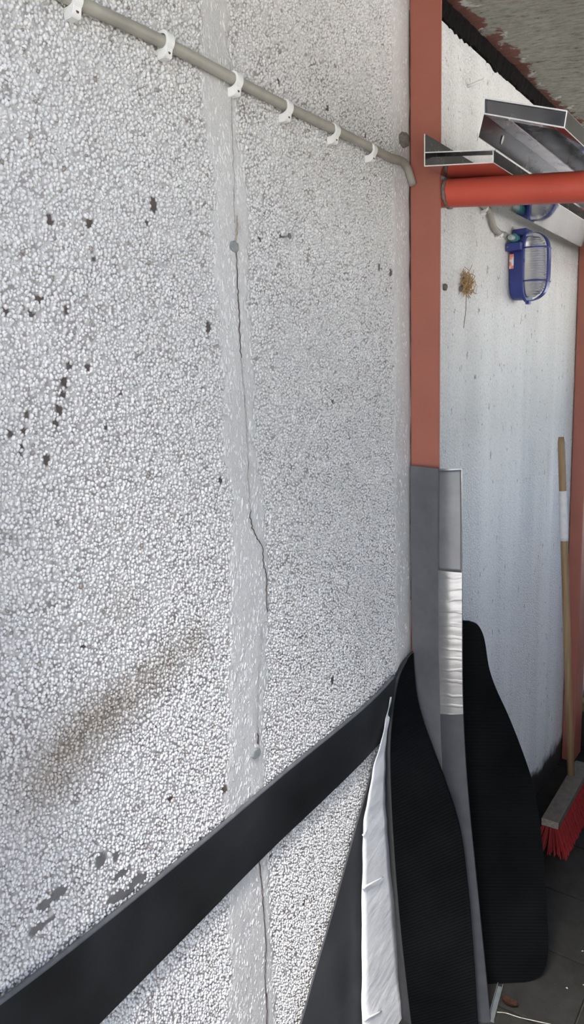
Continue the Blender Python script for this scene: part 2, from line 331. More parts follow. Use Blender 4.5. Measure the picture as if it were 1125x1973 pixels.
# pebbles (tens of thousands, too small to pick apart): one part made with geometry nodes
sp = .0051
py_, pz_ = np.meshgrid(np.arange(YN0 + .01, YN1 - .01, sp), np.arange(.004, ZN - .003, sp * .96), indexing='ij')
pz_ = pz_ + (np.arange(py_.shape[0]) % 2)[:, None] * sp * .5
py_ = (py_ + rng.uniform(-.46, .46, py_.shape) * sp).ravel(); pz_ = (pz_ + rng.uniform(-.46, .46, pz_.shape) * sp).ravel()
flat = smooth_mask(py_, pz_); keep = np.ones(len(py_), bool)
dens = fbm(py_ * 9, pz_ * 9, 31)
keep &= rng.random(len(py_)) > np.where(flat, .45, .035 + .10 * np.clip(dens - .5, 0, 1))
for (y, z, ry, rz, k) in chips: keep &= ((py_ - y) / ry) ** 2 + ((pz_ - z) / rz) ** 2 > 1
for (y, z, ry, rz) in patches: keep &= ((py_ - y) / (ry * .9)) ** 2 + ((pz_ - z) / (rz * .9)) ** 2 > .8 + .4 * rng.random(len(py_))
py_, pz_, flat = py_[keep], pz_[keep], flat[keep]; n = len(py_)
size = rng.uniform(.72, 1.28, n) * np.where(py_ > band_r(pz_), .86, 1.0)
scl = np.stack([rng.uniform(.0024, .0042, n) * size, rng.uniform(.0019, .0028, n) * size, rng.uniform(.0022, .0036, n) * size], 1)
scl[flat] *= np.stack([rng.uniform(.20, .42, flat.sum()), rng.uniform(.5, 1.1, flat.sum()), rng.uniform(1.0, 2.4, flat.sum())], 1)
rot = np.stack([rng.normal(0, .55, n), rng.normal(0, .25, n), rng.normal(0, .25, n)], 1)
px_ = rng.uniform(-.0006, .0010, n)
px_[flat] = rng.uniform(.0018, .0032, flat.sum())
rot[flat] *= .5
pt = wall_tone(py_, pz_, False) * rng.uniform(.84, 1.08, (n, 1))
dk = (rng.random(n) < .012) & ~flat; pt[dk] *= np.array([.45, .40, .37])
pme = bpy.data.meshes.new('pebbles'); pme.vertices.add(n); pme.vertices.foreach_set('co', np.stack([px_, py_, pz_], 1).ravel())
for nm, typ, arr in (('scl', 'FLOAT_VECTOR', scl), ('rot', 'FLOAT_VECTOR', rot)):
    a_ = pme.attributes.new(nm, typ, 'POINT'); a_.data.foreach_set('vector', arr.ravel())
a_ = pme.attributes.new('tone', 'FLOAT_COLOR', 'POINT'); a_.data.foreach_set('color', np.concatenate([np.clip(pt, 0, 1), np.ones((n, 1))], 1).ravel())
peb = tag(link('pebbles', pme, M['pebble'], wall), 'dense coat of small white painted pebbles', kind='stuff')
ng = bpy.data.node_groups.new('pebble_coat', 'GeometryNodeTree')
ng.interface.new_socket('Geometry', in_out='INPUT', socket_type='NodeSocketGeometry'); ng.interface.new_socket('Geometry', in_out='OUTPUT', socket_type='NodeSocketGeometry')
N_ = ng.nodes; gi = N_.new('NodeGroupInput'); go = N_.new('NodeGroupOutput'); ico = N_.new('GeometryNodeMeshIcoSphere'); ico.inputs['Radius'].default_value = 1; ico.inputs['Subdivisions'].default_value = 2
ss = N_.new('GeometryNodeSetShadeSmooth'); sm_ = N_.new('GeometryNodeSetMaterial'); sm_.inputs['Material'].default_value = M['pebble']; iop = N_.new('GeometryNodeInstanceOnPoints')
sp_ = N_.new('GeometryNodeSetPosition'); nzt = N_.new('ShaderNodeTexNoise'); nzt.inputs['Scale'].default_value = .9; vm_ = N_.new('ShaderNodeVectorMath'); vm_.operation = 'SUBTRACT'; vm_.inputs[1].default_value = (.5, .5, .5)
vm2 = N_.new('ShaderNodeVectorMath'); vm2.operation = 'SCALE'; vm2.inputs['Scale'].default_value = 1.3
L_ = ng.links.new
L_(nzt.outputs['Color'], vm_.inputs[0]); L_(vm_.outputs[0], vm2.inputs[0]); L_(ico.outputs['Mesh'], sp_.inputs['Geometry']); L_(vm2.outputs[0], sp_.inputs['Offset'])
def named(nm, dt):
    q = N_.new('GeometryNodeInputNamedAttribute'); q.data_type = dt; q.inputs['Name'].default_value = nm; return q.outputs['Attribute']
L_(sp_.outputs[0], ss.inputs[0]); L_(ss.outputs[0], sm_.inputs[0]); L_(sm_.outputs[0], iop.inputs['Instance']); L_(gi.outputs[0], iop.inputs['Points'])
e2r = N_.new('FunctionNodeEulerToRotation'); L_(named('rot', 'FLOAT_VECTOR'), e2r.inputs[0]); L_(e2r.outputs[0], iop.inputs['Rotation']); L_(named('scl', 'FLOAT_VECTOR'), iop.inputs['Scale']); L_(iop.outputs[0], go.inputs[0])
md = peb.modifiers.new('pebble_coat', 'NODES'); md.node_group = ng
# crack down the smooth band and along the post
def ribbon(name, pix, w, mat, parent, X=.0052, jit=.35):
    P = catmull([onx(x, y, X) for x, y in pix], 6); rows = []
    for i, p in enumerate(P):
        ww = w * (1 + random.uniform(-jit, jit)) * (.25 if i in (0, len(P) - 1) else 1); dy = random.uniform(-.3, .3) * w + random.gauss(0, .0009)
        rows.append([p + np.array([0, dy - ww / 2, 0]), p + np.array([.0012, dy, 0]), p + np.array([0, dy + ww / 2, 0])])
    return bmo(name, loft(rows), mat, parent)
ribbon('crack', [(455, 480), (457, 540), (459, 580), (461, 620), (462, 650), (464, 690)], .0022, M['crack'], wall)
ribbon('crack', [(464, 690), (470, 760), (474, 820), (477, 880), (479, 950), (482, 985)], .0010, M['hair'], wall)
ribbon('crack', [(482, 985), (484, 1010), (492, 1030), (505, 1055), (508, 1090), (514, 1110), (513, 1160), (516, 1180)], .0024, M['crack'], wall)
ribbon('crack', [(516, 1195), (505, 1205), (502, 1240), (497, 1300), (495, 1390), (497, 1420)], .0011, M['hair'], wall)
ribbon('crack', [(496, 1412), (497, 1435)], .005, M['crack'], wall)
ribbon('crack', [(499, 1655), (504, 1700), (508, 1760), (513, 1820), (511, 1880), (513, 1930), (514, 1990)], .0026, M['crack'], wall)
ribbon('crack', [(443, 120), (447, 250), (450, 350), (452, 430)], .0007, M['hair'], wall)
ribbon('crack', [(789, 20), (790, 200), (790, 420), (791, 640), (792, 880), (793, 1100), (793, 1250)], .006, M['crack'], wall, X=.004, jit=.8)
ribbon('rust_streak', [(457, 415), (456, 440), (455, 470)], .0035, simple('rust_stain', (.27, .21, .16), .8, 0, .3, 120), wall)
# far bay
bm = bmesh.new(); rows = [[(0.001, y, z) for y in np.linspace(1.58, 6.0, 12)] for z in np.linspace(0, 2.45, 6)]
for r in [0]:
    b2 = loft(rows); bm.free(); bm = b2
tag(bmo('wall_far', bm, M['far']), 'white render wall with fine grain behind the red posts', kind='structure')
# bituminous joint between wall head and ceiling
bm = bmesh.new(); ysj = np.linspace(YN0, 6.0, 420); rows = []
for y in ysj:
    dz = .010 * (random.random() - .5) + .006 * math.sin(y * 23) * math.sin(y * 7); rows.append([(-.01, y, 2.452 + dz), (.006 + .003 * random.random(), y, 2.450 + dz), (.010 + .004 * random.random(), y, 2.475), (.012, y, 2.52)])
bm.free(); bm = loft(rows); tag(bmo('trim_1', bm, M['bitumen']), 'black tarred joint between wall and ceiling', kind='structure')
# ceiling boards, one each
ce = tag(empty('ceiling', (0, 0, 2.49)), 'rough grey wood-wool board ceiling', kind='structure')
CEIL_Y0 = 0.23
jy = [CEIL_Y0 + .5 * k for k in range(12)]
bme = None
for a in jy[:-1]:
    bm = bmesh.new(); nx, ny = 40, 12; g_ = .0025; rows = []
    for i in range(nx + 1):
        x = -.02 + 2.0 * i / nx
        rows.append([(x, a + g_ + (.5 - 2 * g_) * j / ny, roof_z(x) + (0.004 if j in (0, ny) else 0) + random.uniform(0, .003)) for j in range(ny + 1)])
    bm.free(); bm = loft(rows); slab(bm, (0, 0, .05)); bmo('ceiling_board', bm, M['board'], ce)
bm = bmesh.new(); rows = [[(x, y, roof_z(x) + .052) for x in (-.3, 2.1)] for y in (CEIL_Y0 - .05, 6.0)]; bm.free(); bm = loft(rows); slab(bm, (0, 0, .03)); bmo('roof_deck', bm, M['bitumen'], ce)
# floor: pavers
fl = tag(empty('floor'), 'dark grey square concrete pavers', kind='structure')
bm = bmesh.new(); rows = [[(x, y, -.012) for x in (-.02, 1.75)] for y in (-1.5, 6)]; bm.free(); bm = loft(rows); slab(bm, (0, 0, -.05)); bmo('joint_bed', bm, M['soil'], fl)
bm = bmesh.new(); box(bm, (-.1285, -.1285, -.03), (.1285, .1285, 0), .004); pm = bpy.data.meshes.new('paver'); bmesh.ops.recalc_face_normals(bm, faces=bm.faces); bm.to_mesh(pm); bm.free(); pm.materials.append(M['paver'])
for i in range(-1, 6):
    for j in range(-8, 16):
        if i == -1 and False: continue
        o = bpy.data.objects.new('paver', pm); COL.objects.link(o); o.parent = fl
        o.location = (.41 + .2625 * (i - .5), 1.63 + .2625 * (j + .5) , random.uniform(-.002, .0))
        o.rotation_euler = (random.uniform(-.006, .006), random.uniform(-.006, .006), random.uniform(-.006, .006))
        if o.location.x < .13: o.location.x = .0155 + .131 if False else o.location.x
bm = bmesh.new(); rows = [[(x, y, -.03) for x in (1.76, 40)] for y in (-40, 40)]; bm.free(); bm = loft(rows); slab(bm, (0, 0, -.05)); tag(bmo('ground', bm, M['yard']), 'unseen pale yard added for bounce light beside the lean-to', kind='structure')  # unseen yard, added to bounce sunlight up to wall and ceiling
bm = bmesh.new(); rows = [[(x, y, -.03) for x in (-.3, 1.755)] for y in (-40, -1.51)]; bm.free(); bm = loft(rows); slab(bm, (0, 0, -.05)); tag(bmo('ground', bm, M['yard']), 'unseen pale yard added for bounce light in front of the lean-to', kind='structure')
bm = bmesh.new(); box(bm, (-.004, -.60, 0), (.29, .03, 3.10), .006); tag(bmo('shade_pier', bm, M['plaster']), 'unseen masonry pier added to shade the left of the wall', kind='structure')  # unseen pier, added to keep sun off the left of the wall
bm = bmesh.new(); box(bm, (1.50, -.10, 0), (1.62, 1.40, 2.05), .004); tag(bmo('light_block_wall', bm, M['plaster']), 'unseen closed wall section added so light grazes the pebble-dash wall', kind='structure')  # unseen section, added to cut frontal light on the near bay
RW_Y, RW_H = 1.42, 1.42
bm = bmesh.new(); box(bm, (1.66, RW_Y, 0), (1.76, 6.0, RW_H), .004); tag(bmo('light_block_wall', bm, M['plaster']), 'unseen half-height wall added to dim the lower far bay', kind='structure')  # unseen low wall, added so the far bay darkens downwards


# ================================================================== RED STEEL FRAMES
def frame(Y, label, near):
    r = empty('red_post', (.04, Y + .04, 0)); tag(r, label, 'steel post', 'red frames carrying the lean-to roof')
    bm = bmesh.new()
    if near:        # angle iron: front leg across, second leg flat on the wall
        V = [[bm.verts.new((x, y, z)) for x, y in ((.0045, Y), (.077, Y), (.077, Y + .008), (.0125, Y + .008), (.0125, Y + .076), (.0045, Y + .076))] for z in (0, 2.482)]
        for k in range(6): bm.faces.new((V[0][k], V[0][(k + 1) % 6], V[1][(k + 1) % 6], V[1][k]))
        bm.faces.new(V[0][::-1]); bm.faces.new(V[1])
        bmesh.ops.bevel(bm, geom=[e_ for e_ in bm.edges if e_.calc_length() > 1], offset=.0015, segments=2, affect='EDGES')
    else: box(bm, (.004, Y, 0), (.055, Y + .11, 2.482), .003)
    bmo('post', bm, M['redpost'], r)
    bm = bmesh.new(); tube(bm, [(.0135 if near else .05, Y + .038, 2.0255 - ROOF_S * (.0565 if near else .02)), (1.62, Y + .038, 2.0255 + ROOF_S * 1.55)], .030, 32, False); bmo('crossbar', bm, M['red'], r, True)
    bm = bmesh.new(); box(bm, (1.57, Y, .0), (1.645, Y + .076, 2.27), .003); bmo('outer_post', bm, M['redpost'], r)
    for (dz, dy) in ((0, 0),):
        bm = bmesh.new(); pts = [(.0795 + random.uniform(0, .003), Y + .038 + .031 * math.cos(a), 2.0245 + .031 * math.sin(a)) for a in np.linspace(0, 2 * math.pi, 26)]
        tube(bm, pts, [random.uniform(.003, .0055) for _ in pts], 8); bmo('weld_bead', bm, M['weld'], r, True)
    return r
frame(1.584, 'red painted steel post and round crossbar in front of the blue lamp', True)
frame(3.0, 'red painted steel post farther back behind the broom handle', False)

# ================================================================== STEEL TRAYS ON THE CROSSBAR
def plate(bm, p, q, Y0, Y1, th=.0016, mi=0, skew=0):
    """sheet between section points p, q (x, z), extruded from Y0 to Y1; its raw front edge gets the cut material"""
    p = Vector((p[0], 0, p[1])); q = Vector((q[0], 0, q[1])); nrm = (q - p).normalized().cross(Vector((0, 1, 0))) * th * .5
    V = []
    for Yv in (Y0, Y1):
        for s_, nn in ((p, nrm), (q, nrm), (q, -nrm), (p, -nrm)): V.append(bm.verts.new((s_.x + nn.x, Yv, s_.z + nn.z)))
    for k in range(4):
        f_ = bm.faces.new((V[k], V[(k + 1) % 4], V[4 + (k + 1) % 4], V[4 + k])); f_.material_index = mi if k in (0, 2) else 2
    f_ = bm.faces.new(V[:4]); f_.material_index = 2; f_ = bm.faces.new(V[4:][::-1]); f_.material_index = 2
def steel(name, build, parent, lab=None):
    bm = bmesh.new(); build(bm); o = bmo(name, bm, M['steel'], parent); o.data.materials.append(M['dsteel']); o.data.materials.append(M['cut'])
    if lab: o['label'] = lab
    return o
def sec(Y, pts): return [(lambda w: (w[0], w[2]))(ony(x, y, Y)) for x, y in pts]
YA = 1.50
a1, a2, a3, a4, a5 = sec(YA, [(818, 258), (818, 320), (950, 313), (950, 289), (818, 294)])
ra = tag(empty('steel_tray', (a2[0] + .07, YA, a2[1])), 'shallow shiny sheet-steel channel lying beside the red post', 'steel tray')
steel('bottom', lambda b: plate(b, a2, a3, YA, 3.2, .002), ra, 'mirror-bright underside'); steel('side_flange', lambda b: plate(b, a1, a2, YA, 3.2, .0022, 1), ra); steel('side_flange', lambda b: plate(b, a3, a4, YA, 3.2, .0022, 1), ra)
steel('end_tab', lambda b: plate(b, a4, a5, YA, YA + .035, .002, 1), ra)
YB = 1.36
b1, b2_, b3, b4, b5 = sec(YB, [(933, 189), (1092, 214), (1087, 246), (933, 219), (921, 264)])
rb = tag(empty('steel_tray', (b4[0] + .07, YB, b5[1])), 'upturned sheet-steel tray with folded lips, tilted on the red crossbar', 'steel tray')
YE = 3.15
steel('top', lambda b: plate(b, b1, b2_, YB, YE, .0018, 1), rb); steel('side', lambda b: plate(b, b2_, b3, YB, YE, .0018, 1), rb); steel('side', lambda b: plate(b, b1, b4, YB, YE, .0018, 1), rb)
lerp = lambda p, q, t_: (p[0] + (q[0] - p[0]) * t_, p[1] + (q[1] - p[1]) * t_)
steel('lip', lambda b: plate(b, b4, lerp(b4, b3, .30), YB, YE, .0018, 1), rb); steel('lip', lambda b: plate(b, lerp(b4, b3, .88), b3, YB, YE, .0018), rb)
steel('end_lip', lambda b: plate(b, lerp(b4, b3, .305), lerp(b4, b3, .875), YB, YB + .022, .0018), rb)
steel('hanging_flange', lambda b: plate(b, (b4[0] - .0012, b4[1]), b5, YB, YE, .0018, 1), rb)
def endp(b, Y0):
    V = [[b.verts.new((p[0], Y0 + d, p[1])) for p in (b1, b2_, b3, b4)] for d in (.001, .003)]
    for f_ in (V[0], V[1][::-1]): b.faces.new(f_).material_index = 1
    for k in range(4): b.faces.new((V[0][k], V[0][(k + 1) % 4], V[1][(k + 1) % 4], V[1][k])).material_index = 2
steel('end_plate', lambda b: endp(b, YB + .004), rb)
# bright raw rim round the tray end
bm = bmesh.new(); tube(bm, [(p[0], YB - .0005, p[1]) for p in (b1, b2_, b3, b4, b1)], .0013, 6); bmo('raw_rim', bm, M['cut'], rb)
# small drilled hole rim in the hanging flange
hc = Vector((*lerp(b4, b5, .45), 0)); hq = onx(962, 273, lerp(b4, b5, .45)[0] + .004)
bm = bmesh.new(); cc = []
for k in range(20):
    a = 2 * math.pi * k / 20; u = math.cos(a) * .0045; v_ = math.sin(a) * .0085
    d_ = Vector((b4[0] - b5[0], 0, b4[1] - b5[1])).normalized(); cc.append(bm.verts.new(Vector((lerp(b4, b5, .5)[0] + .0018, YB + .105 + u, lerp(b4, b5, .5)[1])) + d_ * v_))
bm.faces.new(cc); bmo('slot', bm, M['cut'], rb)

# ================================================================== CABLE AND CLIPS
CR = .0085
cab = [onx(x, y, .0125) for x, y in [(-420, -330), (-150, -148), (60, -40), (150, 4), (320, 84), (455, 155), (553, 206), (645, 250), (716, 285), (745, 298), (765, 307)]]
for p in cab: p[2] = p[2]
mid = [np.array([.0125, 1.545, 2.045]), np.array([.011, 1.60, 2.034])]
cab2 = [onx(x, y, .012) for x, y in [(918, 389), (932, 397), (942, 406), (947, 422), (952, 438), (962, 449), (972, 452)]]
kb = tag(empty('power_cable', tuple(cab[3])), 'grey round cable running along the wall to the blue lamp', 'cable')
bm = bmesh.new(); tube(bm, catmull(cab[:9] + [onx(750, 303, .0125), onx(780, 315, .0125), np.array([.0125, 1.5815, 2.0475])] , 6), CR, 14); bmo('cable_run', bm, M['conduit'], kb, True)
bm = bmesh.new(); tube(bm, catmull([np.array([.011, 1.67, 2.045]), np.array([.012, 1.75, 2.05])] + cab2, 6), .0078, 14); bmo('cable_tail', bm, M['conduit'], kb, True)
names = ['cut off by the top edge of the photo', 'second from the top left', 'above the cracked smooth band', 'third clip left of the red post', 'second clip left of the red post', 'nearest clip left of the red post', 'just under the red crossbar', 'at the blue lamp']
spots = [(140, -2), (318, 80), (452, 156), (550, 208), (642, 253), (714, 290), (935, 400), (964, 452)]
def clip(c, s, ang, label):
    r = tag(empty('cable_clip', (0, float(c[1]), float(c[2]))), 'white plastic cable clip ' + label, 'cable clip', 'white clips holding the grey cable')
    bm = bmesh.new(); w = .0065 * s; prof = []
    R_ = CR * 1.02; o_ = .0125
    # hook: outer and inner outline in the X-Z section, extruded along Y
    outer = [(.002, R_ + .0045)] + [(o_ + (R_ + .0045) * math.cos(a), (R_ + .0045) * math.sin(a)) for a in np.linspace(math.pi / 2, -math.pi / 2 * .55, 12)] + [(o_ + R_ * .75, -R_ - .011), (o_ + R_ * .4, -R_ - .014), (.001, -R_ - .014)]
    inner = [(.002, R_ - .0003)] + [(o_ + R_ * math.cos(a), R_ * math.sin(a)) for a in np.linspace(math.pi / 2, -math.pi / 2 * .95, 12)] + [(o_ - .001, -R_ - .001), (.0055, -R_ - .001), (.001, -R_ - .001)]
    V = [[bm.verts.new((x, yv, z)) for (x, z) in pr] for yv in (-w, w) for pr in (outer, inner)]
    n_ = len(outer)
    for k in range(n_ - 1):
        bm.faces.new((V[0][k], V[0][k + 1], V[2][k + 1], V[2][k])); bm.faces.new((V[1][k], V[3][k], V[3][k + 1], V[1][k + 1]))
        bm.faces.new((V[0][k], V[1][k], V[1][k + 1], V[0][k + 1])); bm.faces.new((V[2][k], V[2][k + 1], V[3][k + 1], V[3][k]))
    for k in (0, n_ - 1): bm.faces.new((V[0][k], V[2][k], V[3][k], V[1][k]))
    bmesh.ops.bevel(bm, geom=[e_ for e_ in bm.edges if e_.calc_length() > w], offset=.0009, segments=2, affect='EDGES')
    Rm = Matrix.Translation((0, float(c[1]), float(c[2]))) @ Matrix.Rotation(ang, 4, 'X') @ Matrix.Scale(s, 4); bm.transform(Rm); bmo('saddle', bm, M['clip'], r)
    bm = bmesh.new(); tube(bm, [(.004, 0, -R_ - .0075), (o_ + R_ * .72, 0, -R_ - .0075), (o_ + R_ * .72 + .0012, 0, -R_ - .0075)], [.0012, .0012, .0024], 10); bm.transform(Rm); bmo('nail', bm, M['nail'], r)
for (x, y), nm in zip(spots, names):
    c = onx(x, y, .0125); late = x > 900
    clip(c, .82 if late else 1.0, (-.9 if x > 950 else -.3) if late else 0.0, nm)

# ================================================================== BLUE BULKHEAD LAMP
LY, LZ0, LZ1 = 2.285, 1.838, 2.046; LZ = (LZ0 + LZ1) / 2; LH = (LZ1 - LZ0) / 2; LW = .056
lamp = tag(empty('bulkhead_lamp', (0, LY, LZ0)), 'blue oval bulkhead lamp with ribbed clear lens and cage on the wall', 'wall lamp')
def stad(hw, hh, n=28, p=2.6):
    out = []
    for k in range(n):
        a = 2 * math.pi * k / n; c_, s_ = math.cos(a), math.sin(a); r_ = hh * 1.0
        out.append((hw * math.copysign(abs(c_) ** (2 / p), c_), hh * math.copysign(abs(s_) ** (2 / 3.0), s_)))
    return out
def shell(bm, secs, cap0=True, cap1=True, n=44):
    rings = [[bm.verts.new((x, LY + y, LZ + z)) for y, z in stad(hw, hh, n)] for x, hw, hh in secs]
    for a, b in zip(rings, rings[1:]):
        for k in range(n): bm.faces.new((a[k], a[(k + 1) % n], b[(k + 1) % n], b[k]))
    if cap0: bm.faces.new(rings[0][::-1])
    if cap1: bm.faces.new(rings[-1])
bm = bmesh.new(); shell(bm, [(.003, LW - .012, LH - .014), (.006, LW - .008, LH - .010), (.040, LW - .006, LH - .008), (.042, LW - .004, LH - .007)]); base = bmo('housing', bm, M['blue'], lamp)
bm = bmesh.new(); shell(bm, [(.042, LW - .002, LH - .004), (.043, LW + .002, LH), (.049, LW + .002, LH), (.0505, LW - .001, LH - .003), (.0505, LW - .012, LH - .016), (.044, LW - .012, LH - .016)], True, False); rim = bmo('rim', bm, M['blue'], lamp)
bm = bmesh.new(); shell(bm, [(.0435, LW - .016, LH - .02), (.046, LW - .016, LH - .02)]); bmo('reflector', bm, M['reflector'], lamp)
# lens: ribbed dome, ribs run across
bm = bmesh.new(); nu, nv = 20, 200; hw, hh, dp = LW - .011, LH - .014, .052; rows = []
for j in range(nv + 1):
    z = -hh + 2 * hh * j / nv; zz = abs(z) / hh; wz = hw * (1 - zz ** 3.2) ** (1 / 2.4); row = []
    for i in range(nu + 1):
        a = math.pi * i / nu; yy = -math.cos(a) * wz; prof = (1 - zz ** 4.2) ** .5 * dp * math.sin(a) ** .62
        row.append((.049 + max(0, prof + .0019 * math.sin(2 * math.pi * z / .0068) * (math.sin(a) > .05)), LY + yy, LZ + z))
    rows.append(row)
bm.free(); bm = loft(rows); bmo('lens', bm, M['glass'], lamp, True)
# cage: front bar following the dome from top to bottom, two cross bars
def dome(z, y):
    zz = abs(z) / (LH - .004); return .049 + .060 * (max(0, 1 - zz ** 4.2)) ** .5 * (max(0, 1 - (abs(y) / (LW - .001)) ** 2.6)) ** .5
bm = bmesh.new(); rows = []
for sgn in range(0, 41):
    a = -math.pi / 2 + math.pi * sgn / 40; z = math.copysign(abs(math.sin(a)) ** .62, math.sin(a)) * (LH - .004); x = dome(z, 0)
    rows.append([(x, LY - .013, LZ + z), (x + .002, LY - .011, LZ + z), (x + .002, LY + .011, LZ + z), (x, LY + .013, LZ + z)])
bm.free(); bm = loft(rows); slab(bm, (-.003, 0, 0)); bmo('cage_bar', bm, M['blue'], lamp)
for z in (.049, -.046):
    bm = bmesh.new(); pts = []
    for k in range(25):
        a = math.pi * k / 24; y = -math.cos(a) * (LW - .001); pts.append((dome(z, y) + .002, LY + y, LZ + z))
    tube(bm, pts, .0022, 8); bmo('cage_bar', bm, M['blue'], lamp, True)
# ears, knuckles, cable box, gland, sticker
bm = bmesh.new(); y0 = LY - LW + .004
box(bm, (.004, y0 - .026, LZ + .042), (.047, y0 + .012, LZ + .064), .0015); ear = bmo('mounting_ear', bm, M['blue'], lamp)
bm = bmesh.new(); tube(bm, [(.010, y0 - .0255, LZ + .053), (.010, y0 - .0275, LZ + .053)], .0028, 12); bmo('ear_screw', bm, M['galv'], ear)
bm = bmesh.new(); box(bm, (.006, LY - .030, LZ1 - .014), (.048, LY + .030, LZ1 + .006), .003); bmo('terminal_box', bm, M['blue'], lamp)
bm = bmesh.new(); box(bm, (.043, y0 - .004, LZ + .008), (.052, y0 + .006, LZ + .018), .001); bmo('clasp', bm, M['blue'], rim)
bm = bmesh.new(); box(bm, (.043, LY - .01, LZ0 - .005), (.055, LY + .01, LZ0 + .006), .002); bmo('clasp', bm, M['blue'], rim)
gz = LZ + .0795
bm = bmesh.new(); tube(bm, [(.022, y0 - .012, gz), (.022, y0 + .022, gz)], .0125, 18); boss = bmo('gland_boss', bm, M['teal'], lamp, False)
bm = bmesh.new(); tube(bm, [(.018, y0 - .030, gz), (.020, y0 - .012, gz)], [.0078, .0085], 14); bmo('gland_nut', bm, M['gland'], boss, True)
bm = bmesh.new(); box(bm, (.006, y0 + .0012, LZ - .006), (.019, y0 + .0026, LZ + .036), .0003); bmo('sticker', bm, M['sticker'], base)

# ================================================================== SMALL THINGS FIXED TO THE WALL
def plug(x, y, rx, rz, label, X=.004):
    c = onx(x, y, X); r = bmesh.new(); pts = [(rx * math.cos(a) * random.uniform(.85, 1.1), rz * math.sin(a) * random.uniform(.85, 1.1)) for a in np.linspace(0, 2 * math.pi, 14)[:-1]]
    V = [[r.verts.new((c[0] + dx, c[1] + u * k, c[2] + v_ * k)) for u, v_ in pts] for dx, k in ((-.003, 1), (.002, 1), (.003, .8))]
    for a, b in zip(V, V[1:]):
        for k in range(len(pts)): r.faces.new((a[k], a[(k + 1) % len(pts)], b[(k + 1) % len(pts)], b[k]))
    r.faces.new(V[-1]); r.faces.new(V[0][::-1]); return tag(bmo('wall_plug', r, M['putty']), label, 'wall plug', 'grey plugs in the cracked band')
plug(451, 475, .0105, .0095, 'grey plug at the upper end of the crack, with a rust streak above'); plug(493, 1451, .0115, .0105, 'grey plug in the crack just above the black rubber strip', .005)
def nail(name, x, y, d, L, rad, head, mat, label, X=.003):
    c = Vector(onx(x, y, X)); d = Vector(d).normalized(); r = tag(empty(name, tuple(c)), label, 'nail')
    bm = bmesh.new(); tube(bm, [c - d * .006, c + d * L], rad, 10); bmo('shank', bm, mat, r, True)
    bm = bmesh.new(); tube(bm, [c + d * (L - .0002), c + d * (L + .0018)], head, 14); bmo('head', bm, mat, r)
nail('nail', 545, 457, (1, .1, .05), .013, .0016, .0048, M['galv'], 'grey flat-headed nail sticking out of the wall beside the upper plug')
nail('nail', 902, 166, (1, .05, .14), .040, .0036, .0040, M['clip'], 'white painted nail standing out of the wall behind the red post')
c = onx(778, 270, .006); bm = bmesh.new(); bmesh.ops.create_icosphere(bm, subdivisions=3, radius=1)
for v_ in bm.verts: v_.co = Vector((v_.co.x * .011, v_.co.y * .019, v_.co.z * .016)) * random.uniform(.86, 1.1) + Vector(c)
tag(bmo('mortar_lump', bm, M['mud'], None, True), 'brown mortar lump on the wall against the red post above the cable', 'mortar lump')
for (x, y, lab, rr_) in [(857, 553, 'dark mud dab beside the red post, left of the straw nest', .009), (888, 557, 'dark mud dab just under the straw nest', .008)]:
    c = onx(x, y, .003); bm = bmesh.new(); bmesh.ops.create_icosphere(bm, subdivisions=2, radius=1)
    for v_ in bm.verts: v_.co = Vector((v_.co.x * .006, v_.co.y * rr_ * 1.2, v_.co.z * rr_)) * random.uniform(.8, 1.15) + Vector(c)
    tag(bmo('mud_dab', bm, M['mud'], None, True), lab, 'mud dab')
c = Vector(onx(898, 545, .008)); nest = tag(empty('straw_nest', tuple(c)), 'tangled dry straw nest stuck to the wall left of the blue lamp', 'nest')
bm = bmesh.new()
for k in range(90):
    p = c + Vector((random.uniform(-.006, .012), random.gauss(0, .016), random.gauss(0, .016))); d = Vector((random.uniform(-.3, .4), random.uniform(-1, 1), random.uniform(-1, 1))).normalized() * random.uniform(.008, .022)
    q = Vector((random.gauss(0, .003),) * 3); tube(bm, [p - d, p + q, p + d], random.uniform(.0006, .0013), 5)
tag(bmo('straw', bm, M['straw'], nest), kind='stuff')
bm = bmesh.new(); bmesh.ops.create_icosphere(bm, subdivisions=2, radius=1)
for v_ in bm.verts: v_.co = Vector((v_.co.x * .010, v_.co.y * .016, v_.co.z * .016)) * random.uniform(.7, 1.15) + c
bmo('core', bm, simple('nest_mud', (.26, .17, .085), .9, 0, .3, 100, .6, 150), nest)
bm = bmesh.new(); tube(bm, catmull([Vector(onx(x, y, .012)) for x, y in [(899, 552), (898, 575), (897, 600), (893, 632)]], 5), .0009, 5); bmo('dangling_stalk', bm, M['nail'], nest)
bm = bmesh.new(); tube(bm, [Vector(onx(900, 530, .012)), Vector(onx(910, 510, .02))], .0009, 5); bmo('stalk', bm, M['straw'], nest)

# ================================================================== BLACK RUBBER STRIP ALONG THE WALL
top = [(-260, 2120), (0, 1936), (200, 1782), (400, 1618), (560, 1482), (680, 1384), (730, 1338), (762, 1303)]
bot = [(-60, 2230), (190, 1975), (390, 1772), (520, 1640), (620, 1545), (690, 1477), (722, 1443), (745, 1420)]
xs = [.022, .018, .015, .013, .013, .014, .017, .021]
T_ = catmull([onx(x, y, X) for (x, y), X in zip(top, xs)], 6); B_ = catmull([onx(x, y, X) for (x, y), X in zip(bot, xs)], 6)
rows = [[(lambda p: p + np.array([.004 * math.sin(math.pi * s_), 0, 0]))(a + (b - a) * s_) for s_ in (0, .06, .2, .4, .6, .8, .94, 1)] for a, b in zip(T_, B_)]
bm = loft(rows); slab(bm, (-.009, 0, 0)); rs = tag(empty('rubber_strip', tuple(T_[len(T_) // 2])), 'long black rubber strip running low along the pebble-dash wall', 'rubber strip')
o = bmo('band', bm, M['rubber'], rs, True); o.data.set_sharp_from_angle(angle=math.radians(40))
